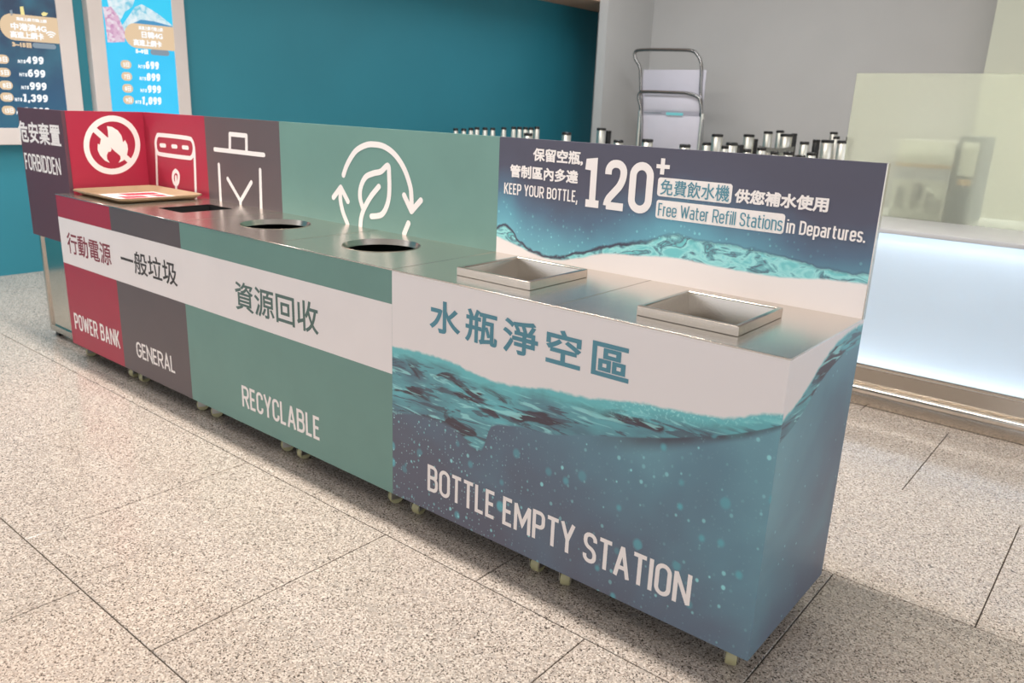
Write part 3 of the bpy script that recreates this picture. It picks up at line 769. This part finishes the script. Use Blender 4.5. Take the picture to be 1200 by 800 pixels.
def top_poly(name, mat, parent, pts, zz, th=.0012):
    bm = bmesh.new(); a = [bm.verts.new((p[0], p[1], zz)) for p in pts]; b = [bm.verts.new((p[0], p[1], zz - th)) for p in pts]
    n = len(pts); bm.faces.new(a); bm.faces.new(b[::-1])
    for i in range(n): bm.faces.new((a[i], b[i], b[(i + 1) % n], a[(i + 1) % n]))
    bmesh.ops.triangulate(bm, faces=bm.faces); return finish(bm, name, mat, parent)
cw = [on(a, b, 2, HT + .007) for a, b in ((118, 222.5), (150, 219.8), (209, 228), (152, 232))]
cw = [(-3.60, .13), (-3.28, .115), (-3.26, .40), (-3.59, .41)]
top_poly('sheet', M['card_white'], cdm, cw, HT + .0075, .002)
def bl(u, v):
    a, b, c, d = [Vector((*p, 0)) for p in cw]; q = (a * (1 - u) + b * u) * (1 - v) + (d * (1 - u) + c * u) * v; return (q.x, q.y)
for uu0, uu1, vv0, vv1 in ((.08, .36, .30, .92), (.42, .66, .12, .55), (.70, .95, .10, .9), (.42, .66, .68, .9)):
    top_poly('red_patch', M['card_red'], cdm, [bl(uu0, vv0), bl(uu1, vv0 + .04), bl(uu1, vv1), bl(uu0 + .05, vv1)], HT + .0082, .0006)

# ================================================================ LIT COUNTER
ct = empty('service_counter', (1.0, 2.6, 0)); tag(ct, 'backlit white service counter with stainless kick plate and foot rail', 'counter')
CX0, CX1 = -.86, 2.6
g = G('opal_sheet'); tl = g.n('ShaderNodeBsdfTranslucent'); df = g.n('ShaderNodeBsdfDiffuse'); gl = g.n('ShaderNodeBsdfGlossy')
oc = g.mix(g.noise(g.obj(), 2, 1), lin((234, 241, 246)), lin((238, 244, 248)))
g.put(tl.inputs[0], oc); g.put(df.inputs[0], oc); gl.inputs['Roughness'].default_value = .15
m1 = g.n('ShaderNodeMixShader'); m1.inputs[0].default_value = .35; g.t.links.new(tl.outputs[0], m1.inputs[1]); g.t.links.new(df.outputs[0], m1.inputs[2])
m2 = g.n('ShaderNodeMixShader'); m2.inputs[0].default_value = .04; g.t.links.new(m1.outputs[0], m2.inputs[1]); g.t.links.new(gl.outputs[0], m2.inputs[2])
g.t.links.new(m2.outputs[0], g.out.inputs[0]); M['opal'] = g.m
M['led'] = glow('led_strip', (232, 244, 255), 7.6)
M['cab_white'] = paint('counter_white', (228, 232, 236), .6, .01)
M['ledge'] = paint('ledge_grey', (190, 192, 196), .35, .03)
box('glowing_panel', M['opal'], ct, CX0, CX1, 2.372, 2.374, .212, .872)
bm = bmesh.new()
for a in ((CX0, CX1, 2.52, 2.53, .19, .86), (CX0, CX1, 2.375, 2.53, .19, .20), (CX0, CX0 + .01, 2.375, 2.53, .19, .86), (CX1 - .01, CX1, 2.375, 2.53, .19, .86)): bx(bm, *a)
finish(bm, 'light_box', M['cab_white'], ct)
box('light_strip', M['led'], ct, CX0 + .03, CX1 - .03, 2.400, 2.425, .203, .212)
box('light_strip', M['led'], ct, CX0 + .03, CX1 - .03, 2.400, 2.425, .850, .860)
box('ledge', M['ledge'], ct, CX0, CX1, 2.345, 3.35, .864, .886, .004)
box('cabinet_body', M['cab_white'], ct, CX0, CX1, 2.535, 3.32, 0, .864)
box('kick_plate', M['steel'], ct, CX0, CX1, 2.376, 2.40, .0, .195)
box('panel_trim', M['steel_top'], ct, CX0, CX1, 2.362, 2.378, .195, .212, .003)
box('plinth', M['steel'], ct, CX0, CX1, 2.352, 2.377, .004, .068, .003)
bm = bmesh.new(); tube(bm, [(CX0, 2.346, .088), (CX1, 2.346, .088)], .021, 16); finish(bm, 'foot_rail', M['steel_top'], ct, True)
# frosted glass screen
gs = G('frosted_glass')
oc = gs.mix(gs.noise(gs.obj(), 2, 1), lin((242, 245, 234)), lin((245, 247, 238)))
rf = gs.n('ShaderNodeBsdfRefraction'); rf.inputs['IOR'].default_value = 1.03; rf.inputs['Roughness'].default_value = .26; gs.put(rf.inputs[0], oc)
tl = gs.n('ShaderNodeBsdfTranslucent'); gs.put(tl.inputs[0], oc); df = gs.n('ShaderNodeBsdfDiffuse'); gs.put(df.inputs[0], oc)
m1 = gs.n('ShaderNodeMixShader'); m1.inputs[0].default_value = .5; gs.t.links.new(tl.outputs[0], m1.inputs[1]); gs.t.links.new(df.outputs[0], m1.inputs[2])
m2 = gs.n('ShaderNodeMixShader'); m2.inputs[0].default_value = .34; gs.t.links.new(rf.outputs[0], m2.inputs[1]); gs.t.links.new(m1.outputs[0], m2.inputs[2])
gs.t.links.new(m2.outputs[0], gs.out.inputs[0]); M['frost'] = gs.m
tag(box('frosted_glass_screen', M['frost'], None, -.852, 2.6, 2.880, 2.888, .885, 1.608), 'pale green frosted glass screen standing on the lit counter', 'glass screen')
# behind the glass
M['paper'] = paint('carton_white', (240, 238, 240), .6); M['lav'] = paint('carton_lavender', (196, 198, 220), .6); M['orange'] = paint('carton_orange', (226, 176, 120), .6)
M['binder'] = paint('binder_slate', (52, 76, 92), .5); M['ink2'] = paint('print_grey', (150, 148, 152), .6)
k = empty('printed_carton', (-.46, 3.0, .886)); tag(k, 'white printed carton behind the frosted glass beside a dark binder', 'carton')
box('carton_body', M['paper'], k, -.598, -.335, 2.935, 3.12, .886, 1.15, .003)
box('carton_lid', M['paper'], k, -.602, -.331, 2.932, 3.124, 1.165, 1.285, .004)
box('orange_stripe', M['orange'], k, -.600, -.333, 2.933, 3.122, 1.148, 1.166)
box('lavender_stripe', M['lav'], k, -.599, -.334, 2.9335, 3.121, 1.085, 1.147)
for a, b, c, d in ((-.575, -.53, .93, 1.04), (-.50, -.455, .93, 1.07), (-.43, -.39, .92, 1.02), (-.475, -.44, .98, 1.06), (-.385, -.35, .92, .99)):
    box('print', M['ink2'], k, a, b, 2.9335, 2.936, c, d)
k = empty('ring_binder', (-.26, 3.0, .886)); tag(k, 'dark slate ring binder with a white spine label behind the frosted glass', 'binder')
box('cover', M['binder'], k, -.318, -.205, 2.925, 3.20, .886, 1.315, .004)
box('spine_label', M['paper'], k, -.300, -.224, 2.923, 2.926, 1.12, 1.285)
box('finger_ring', M['orange'], k, -.292, -.232, 2.923, 2.926, 1.075, 1.105)

# ================================================================ ADVERTISING LIGHTBOXES ON THE TEAL WALL
def Y(px, py): return POSTER.uv(px, py).x
def Z(px, py): return POSTER.uv(px, py).y
def lightbox(name, label, y0, y1, s0, s1, zb_, z0, zt_):
    e = empty(name, (-6.13, (y0 + y1) / 2, zb_)); tag(e, label, 'lightbox', 'advertising lightboxes on the teal wall')
    bm = bmesh.new()
    for a in ((y0, s0, zb_, zt_), (s1, y1, zb_, zt_), (s0, s1, zb_, z0), (s0, s1, zt_ - .1, zt_)): bx(bm, -6.13, -6.045, *a)
    finish(bm, 'frame', M['frame'], e, False, .003, 1)
    return e
zl = .965; zs = Z(20, 150) ; ztop = 2.45
g = G('night_screen'); o = g.xyz(g.pos())
c = g.ramp(g.mapr(o[2], 1.0, 2.0), [(0, lin((30, 96, 120))), (.3, lin((22, 78, 112))), (.7, lin((24, 58, 88))), (1, lin((28, 52, 78)))])
c = g.mix(g.mapr(g.noise(g.pos(), 4, 3), .45, .75), c, lin((38, 100, 122)))
M['screen_navy'] = g.set((.01, .01, .01, 1), .2, Emission_Color=c, Emission_Strength=.95)
g = G('cyan_screen'); o = g.xyz(g.pos())
c = g.mix(g.noise(g.pos(), 3, 2), lin((10, 178, 226)), lin((44, 192, 236)))
M['screen_cyan'] = g.set((.01, .01, .01, 1), .2, Emission_Color=c, Emission_Strength=1.0)
g = G('blossom_print'); vz = g.voro(g.pos(), 45)
M['blossom'] = g.set((.01, .01, .01, 1), .3, Emission_Color=g.ramp(g.xyz(vz[1])[0], [(0, lin((206, 150, 190))), (.5, lin((228, 190, 214))), (1, lin((240, 226, 236)))]), Emission_Strength=.8)
g = G('snow_print'); M['snow'] = g.set((.01, .01, .01, 1), .3, Emission_Color=g.ramp(g.noise(g.pos(), 14, 4, .6, 1.0), [(.35, lin((120, 200, 224))), (.5, lin((206, 232, 240))), (.7, lin((240, 246, 250)))]), Emission_Strength=.85)
M['lit_white'] = glow('lit_white', (246, 250, 252), .95); M['lit_sand'] = glow('lit_sand', (228, 198, 160), .85); M['lit_blue'] = glow('lit_blue', (60, 150, 200), .8)
M['lit_sky'] = glow('lit_sky', (30, 200, 240), .9); M['lit_grey'] = glow('lit_grey', (140, 160, 176), .7); M['lit_lamp'] = glow('lit_lamp', (240, 226, 150), .9)
def ppoly(name, pts, mat, e, lift): flat(name, [[POSTER.uv(*p) for p in pts]], POSTER, mat, e, lift)
def ptext(body, x0, yt, x1, yb, mat, e, bold=.002, shear=0.0, lift=.004):
    a, b = POSTER.uv(x0, (yt + yb) / 2), POSTER.uv(x1, (yt + yb) / 2)
    t_, u_ = POSTER.uv((x0 + x1) / 2, yt), POSTER.uv((x0 + x1) / 2, yb)
    text(body, ((a.x, t_.y), (a.x, u_.y), (b.x, t_.y), (b.x, u_.y)), POSTER, mat, e, bold, 1.0, shear, True, lift)
def pnum(body, x0, yt, x1, yb, mat, e, stem=.22, lift=.004):
    a, b = POSTER.uv(x0, (yt + yb) / 2), POSTER.uv(x1, (yt + yb) / 2); t_, u_ = POSTER.uv((x0 + x1) / 2, yt), POSTER.uv((x0 + x1) / 2, yb)
    sign(body, ((a.x, t_.y), (a.x, u_.y), (b.x, t_.y), (b.x, u_.y)), POSTER, mat, e, stem, .10, .3, True, lift, .12)
s1 = (Y(65, 0) + Y(78, 130)) / 2; f1 = (Y(85, 0) + Y(97, 130)) / 2
e1 = lightbox('advertising_lightbox', 'navy lit price poster with sand banner reading 4G and 499', s1 - 1.02, f1, s1 - .92, s1, zl, zs, ztop)
box('screen', M['screen_navy'], e1, -6.10, -6.054, s1 - .92, s1, zs, ztop - .1)
def pillp(name, x0, x1, yt, yb, mat, e, lift, open_right=False):
    a, b = POSTER.uv(x0, (yt + yb) / 2), POSTER.uv(x1, (yt + yb) / 2); t_, u_ = POSTER.uv((x0 + x1) / 2, yt), POSTER.uv((x0 + x1) / 2, yb)
    h_ = (t_.y - u_.y); pts = rrect(a.x, b.x + (h_ if open_right else 0), u_.y, t_.y, h_ * .49)
    if open_right: pts = [Vector((min(p.x, b.x), p.y)) for p in pts]
    flat(name, [pts], POSTER, mat, e, lift)
pillp('banner', 0, 68.5, 18, 48.5, M['lit_sand'], e1, .002, True)
ptext('中港澳4G', 12.5, 28, 54, 36.5, M['lit_white'], e1); ptext('高速上網卡', 12, 37.5, 51, 45.5, M['lit_white'], e1)
ptext('高速上網 行動上網', 19, 21.5, 54, 25.5, M['lit_white'], e1, .001)
ptext('3~15日', 14, 49.5, 36.5, 55.5, M['lit_sand'], e1, .003)
pillp('tag', 38, 65.5, 51, 57, M['lit_grey'], e1, .002)
for i, (px, py, s, pillx) in enumerate(((20.5, 66, '499', 3.5), (22.3, 81.5, '699', 5.5), (24.5, 96.5, '999', 8), (17, 110.5, '1,399', 9), (19, 126, '1,299', 11))):
    x1 = (50, 52, 53.5, 55, 57)[i]; n0 = (30, 32, 34, 26, 28)[i]
    pnum('NT$', px, py + 4, n0 - .5, py + 8, M['lit_white'], e1, .20, .004)
    pnum(s, n0, py, x1, py + 9, M['lit_white'], e1, .24, .004)
    pillp('day_badge', pillx - 9, pillx + 6.8, py - 2, py + 8.5, M['lit_sand'], e1, .002)
    ptext(('3日', '5日', '8日', '10日', '15日')[i], pillx - 5, py + .5, pillx + 4.5, py + 6.5, M['lit_white'], e1, .001)
ppoly('tower_light', [(23, 8), (27, 7.5), (29, 18), (24.5, 18)], M['lit_lamp'], e1, .002)
ppoly('tower_light', [(11, 12), (14, 11.5), (15, 18), (12, 18)], M['lit_grey'], e1, .002)
ppoly('lamp_glow', [(48, 16), (51, 14), (56, 15.5), (54, 18.5), (50, 19)], M['lit_lamp'], e1, .002)
def wifi(cx, cy, e):
    c = POSTER.uv(cx, cy); pol = []
    for r in (.012, .028, .044):
        pol += stroke_polys([(c.x + r * math.sin(a * .12), c.y + r * math.cos(a * .12)) for a in range(-6, 7)], .009)
    flat('wifi_symbol', pol, POSTER, M['lit_white'], e, .004)
wifi(60, 45, e1)
y20 = (Y(101, 0) + Y(114, 130)) / 2; s20 = (Y(120, 0) + Y(130, 130)) / 2; s21 = (Y(201, 0) + Y(209, 130)) / 2; y21 = (Y(216, 0) + Y(223, 130)) / 2
e2 = lightbox('advertising_lightbox', 'cyan lit price poster with blossom and snowy mountain picture reading 1,099', y20, y21, s20, s21, zl, zs, ztop)
box('screen', M['screen_cyan'], e2, -6.10, -6.054, s20, s21, zs, ztop - .1)
def q2(px, py): return (px, py)
flat('sky_picture', [[(s20, Z(160, 50)), (s21, Z(160, 50)), (s21, ztop - .1), (s20, ztop - .1)]], POSTER, M['lit_sky'], e2, .0012)
ppoly('mountain_picture', [(141, 32), (150, 20), (158, 8), (166, 5), (175, 10), (186, 17), (202, 30), (203, 40), (140, 40)], M['snow'], e2, .002)
ppoly('hill_picture', [(150, 30), (165, 23), (180, 25), (202, 31), (204, 50), (150, 50)], M['lit_blue'], e2, .0026)
ppoly('cloud_picture', [(125, -2), (158, -2), (155, 8), (146, 14), (141, 24), (128, 12)], M['snow'], e2, .0026)
ppoly('blossom_picture', [(120, 8), (130, 8), (138, 18), (143, 30), (147, 40), (146, 49), (126, 50), (123, 25)], M['blossom'], e2, .0032)
ppoly('lower_picture', [(125.5, 49.5), (206, 52), (206, 58), (126, 58)], M['screen_cyan'], e2, .0036)
pillp('banner', 146, 203.5, 29, 57.5, M['lit_sand'], e2, .005, True)
ptext('高速上網 行動上網', 162, 31.5, 190, 36, M['lit_white'], e2, .001, lift=.007)
ptext('日韓4G', 165.5, 37.5, 190, 45.5, M['lit_white'], e2, lift=.007); ptext('高速上網卡', 156, 47, 189, 54.5, M['lit_white'], e2, lift=.007); wifi(194, 54, e2)
ptext('5~9日', 158.5, 57.5, 173, 63, M['lit_white'], e2, .003, lift=.006)
pillp('tag', 176, 198, 58.5, 65, M['lit_grey'], e2, .005)
for i, (py, s, n0, x1, px0, bx0) in enumerate(((72, '699', 170, 185, 161.5, 147.5), (86, '899', 171, 186.5, 163, 148.5), (100, '999', 172, 187.5, 164, 149.5), (113.5, '1,099', 165.5, 188, 158, 150.5))):
    pnum('NT$', px0, py + 4, n0 - .5, py + 8, M['lit_white'], e2, .20, .006)
    pnum(s, n0, py, x1, py + 9, M['lit_white'], e2, .24, .006)
    pillp('day_badge', bx0 - 6.5, bx0 + 6, py - 1.5, py + 8.5, M['lit_sand'], e2, .005)
    ptext(('5日', '7日', '8日', '9日')[i], bx0 - 3.5, py + 1, bx0 + 3.5, py + 6.5, M['lit_white'], e2, .001, lift=.006)

# ================================================================ TROLLEYS, BARRIER POSTS
def trolley(name, label, yy, top, left, right, handle_l, handle_r, bend, boards, rails=None):
    """platform trolley parked on end: tall tube handle, white boards, base with castors"""
    P = lambda px, py: on(px, py, 1, yy)
    a, b = P(*left), P(*right); e = empty(name, ((a.x + b.x) / 2, yy, 0)); tag(e, label, 'trolley')
    bm = bmesh.new()
    hl, hr = [P(*p) for p in handle_l], [P(*p) for p in handle_r]
    pts = [Vector((hl[-1].x, yy, .16))] + hl[::-1] + hr + [Vector((hr[-1].x, yy, .16))]
    tube(bm, smooth_path(pts, 5), .019, 10); finish(bm, 'handle', M['tube'], e, True)
    for q in boards:
        c = [P(*p) for p in q]; box('board', M['board'], e, min(c[0].x, c[1].x), max(c[0].x, c[1].x), yy + .02, yy + .035, c[1].z, c[0].z, .004)
    if rails:
        for q in rails:
            bm = bmesh.new(); c = [P(*p) for p in q]; tube(bm, [c[0], Vector((c[0].x, c[0].y, .16))], .022, 10); finish(bm, 'side_rail', M['chrome'], e, True)
    box('platform', M['board'], e, a.x, b.x, yy - .05, yy + .24, .12, .16, .01)
    for x in (a.x + .06, b.x - .06):
        for y_ in (yy + .01, yy + .18):
            bm = bmesh.new(); lathe(bm, (x - .015, y_, .055), [(.01, 0), (.05, 0), (.055, .006), (.055, .024), (.05, .03), (.01, .03)], 16, 'x'); bx(bm, x - .02, x + .02, y_ - .02, y_ + .02, .055, .122); finish(bm, 'castor', M['black'], e, True)
    return e
trolley('platform_trolley', 'tall steel tube trolley with white back board by the grey wall', 7.45, None, (752, 150), (822, 150),
        [(792, 58.5), (752, 58.5), (744, 62), (745, 70), (750, 80), (751, 105), (751, 140)], [(810, 59.5), (817, 64), (822, 77), (821, 105), (821, 140)], None, [((753, 81.5), (820, 150))])
trolley('platform_trolley', 'shorter steel tube trolley with pale side rails and turquoise strip parked before another', 7.05, None, (750, 170), (822, 170),
        [(785, 108.3), (755, 107.5), (750, 109), (748.5, 115), (751, 128), (751, 160)], [(806, 109.5), (817, 113), (821, 120), (822, 133), (822, 160)], None,
        [((754, 110.5), (819, 131)), ((752, 134), (819, 185))], [((750.5, 129.5), (750, 180)), ((823, 133.5), (822, 180))])
tro2 = bpy.data.objects['platform_trolley.001']
M['turq'] = paint('turquoise_label', (120, 206, 212), .5)
c = [on(781, 131.5, 1, 7.06), on(800, 135.5, 1, 7.06)]
box('turquoise_strip', M['turq'], tro2, c[0].x, c[1].x, 7.055, 7.068, c[1].z, c[0].z)
c = [on(754, 131.5, 1, 7.06), on(775, 133, 1, 7.06)]
box('dark_strip', M['tube'], tro2, c[0].x, c[1].x, 7.055, 7.068, c[1].z, c[0].z)
tag(box('wall_cabinet', M['wall_grey'], None, on(735, 84, 1, 8.36).x, on(775, 84, 1, 8.36).x, 8.30, 8.402, on(735, 142, 1, 8.36).z, on(735, 84, 1, 8.36).z, .01), 'flat grey wall box mounted behind the trolleys', 'wall box')

post_meshes = {}
def post(px, py, t, r, label, group, dark=False, R_=None):
    R_ = R_ or r * 1.5
    p = at(px, py, t); h = round(p.z, 2); key = (h, round(r, 3), dark, R_)
    e = empty('barrier_post', (p.x, p.y, 0)); tag(e, label, 'barrier post', group)
    if key not in post_meshes:
        def mk(nm, prof, mat):
            bm = bmesh.new(); lathe(bm, (0, 0, 0), prof, 20); bmesh.ops.recalc_face_normals(bm, faces=bm.faces)
            me = bpy.data.meshes.new(nm); bm.to_mesh(me); bm.free(); me.materials.append(mat)
            for q in me.polygons: q.use_smooth = True
            me.set_sharp_from_angle(angle=math.radians(40)); return me
        post_meshes[key] = [('base', mk('base', [(R_, 0), (R_, .012), (max(R_ - .02, r * .92), .028), (r * .9, .045), (r * .9, .05)], M['black'])),
            ('pole', mk('pole', [(r * .86, .04), (r * .86, h - .30)], M['black' if dark else 'chrome'])),
            ('belt_head', mk('belt_head', [(r * .86, h - .31), (r, h - .30), (r, h - .03), (r * .95, h - .026)], M['black' if dark else 'chrome'])),
            ('cap', mk('cap', [(r * .96, h - .028), (r * 1.05, h - .024), (r * 1.05, h - .006), (r * .9, h)], M['black']))]
    for nm, me in post_meshes[key]: link(nm, me, None, e)
    return e, p, h
L1 = 'slim steel barrier post with black cap in a tight row before the teal wall'
for px, py in ((534, 150.5), (543.5, 150.0), (552, 149.3), (559, 149.0), (568.5, 149.2), (577.5, 149.4), (590.5, 148.8), (602, 148.8), (609, 148.8), (616, 148.8), (622.5, 148.6), (629.5, 148.2)):
    post(px, py, 8.6, .026, L1, 'barrier posts in a row before the teal wall', False, .028)
post(619, 156.3, 7.6, .04, 'lone short barrier post standing before the row by the teal wall', None)
post(664, 155, 8.0, .045, 'single barrier post between the post row and the grey wall corner', None)
post(705, 149.8, 9.2, .052, 'barrier post at the corner where teal wall meets grey wall', None)
post(713, 153.5, 9.35, .036, 'all black barrier post beside the grey wall corner', None, True)
post(725, 163.6, 7.6, .045, 'low black capped barrier post just beside the trolleys', None)
LT = 'short capped barrier post standing right before the parked trolleys'
for px, py in ((759, 163.3), (803, 168.4)): post(px, py, 6.6, .044, LT, 'barrier posts before the trolleys')
post(841, 156.7, 8.0, .055, 'thick steel barrier post next to the right of the trolleys', None)
LC = 'steel barrier post with black cap in the dense cluster by the grey wall'; GC = 'barrier posts clustered by the grey wall'
for px, py, t, r in ((828.5, 167, 7.0, .036), (850, 170, 6.9, .03), (858, 166.8, 7.2, .05), (878, 157.3, 8.0, .052), (900.5, 154.2, 8.4, .045), (914.5, 153, 8.7, .04),
                     (922, 157.0, 7.9, .056), (876, 175, 6.4, .03), (893, 172.5, 6.6, .036), (908, 176.5, 6.4, .03), (924, 177, 6.2, .035), (943, 166, 7.3, .04),
                     (970, 164.2, 7.4, .055), (977.5, 154.4, 9.1, .042), (980.5, 159.5, 8.2, .032), (988, 164, 7.0, .045), (938, 181, 5.7, .036), (951, 179, 6.5, .036)):
    pe = post(px, py, t, r, LC, GC)[0]
    if px == 922: belt_post = pe; pe['label'] = 'steel barrier post wearing a grey belt within the cluster by the grey wall'
LD = 'all black barrier post in the dense cluster by the grey wall'
for px, py, t, r in ((931, 156, 8.3, .030), (957, 164, 7.8, .034), (996.5, 160, 7.6, .034), (885, 163, 8.3, .03), (867, 170, 7.6, .04)):
    post(px, py, t, r, LD, GC, True)
a, b = at(889, 170.5, 7.85), at(931, 171.5, 7.85)
M['belt'] = paint('belt_grey', (120, 122, 118), .7)
bm = bmesh.new(); n = 14; rows = []
for i in range(n + 1):
    u_ = i / n; p = a.lerp(b, u_); p.z -= .02 * math.sin(math.pi * u_); rows.append((p, p - Vector((0, 0, .05))))
for s in (0, .004):
    vs_ = [[bm.verts.new(q + Vector((0, s, 0))) for q in r_] for r_ in rows]
    for i in range(n): bm.faces.new((vs_[i][0], vs_[i + 1][0], vs_[i + 1][1], vs_[i][1]))
finish(bm, 'belt', M['belt'], belt_post)
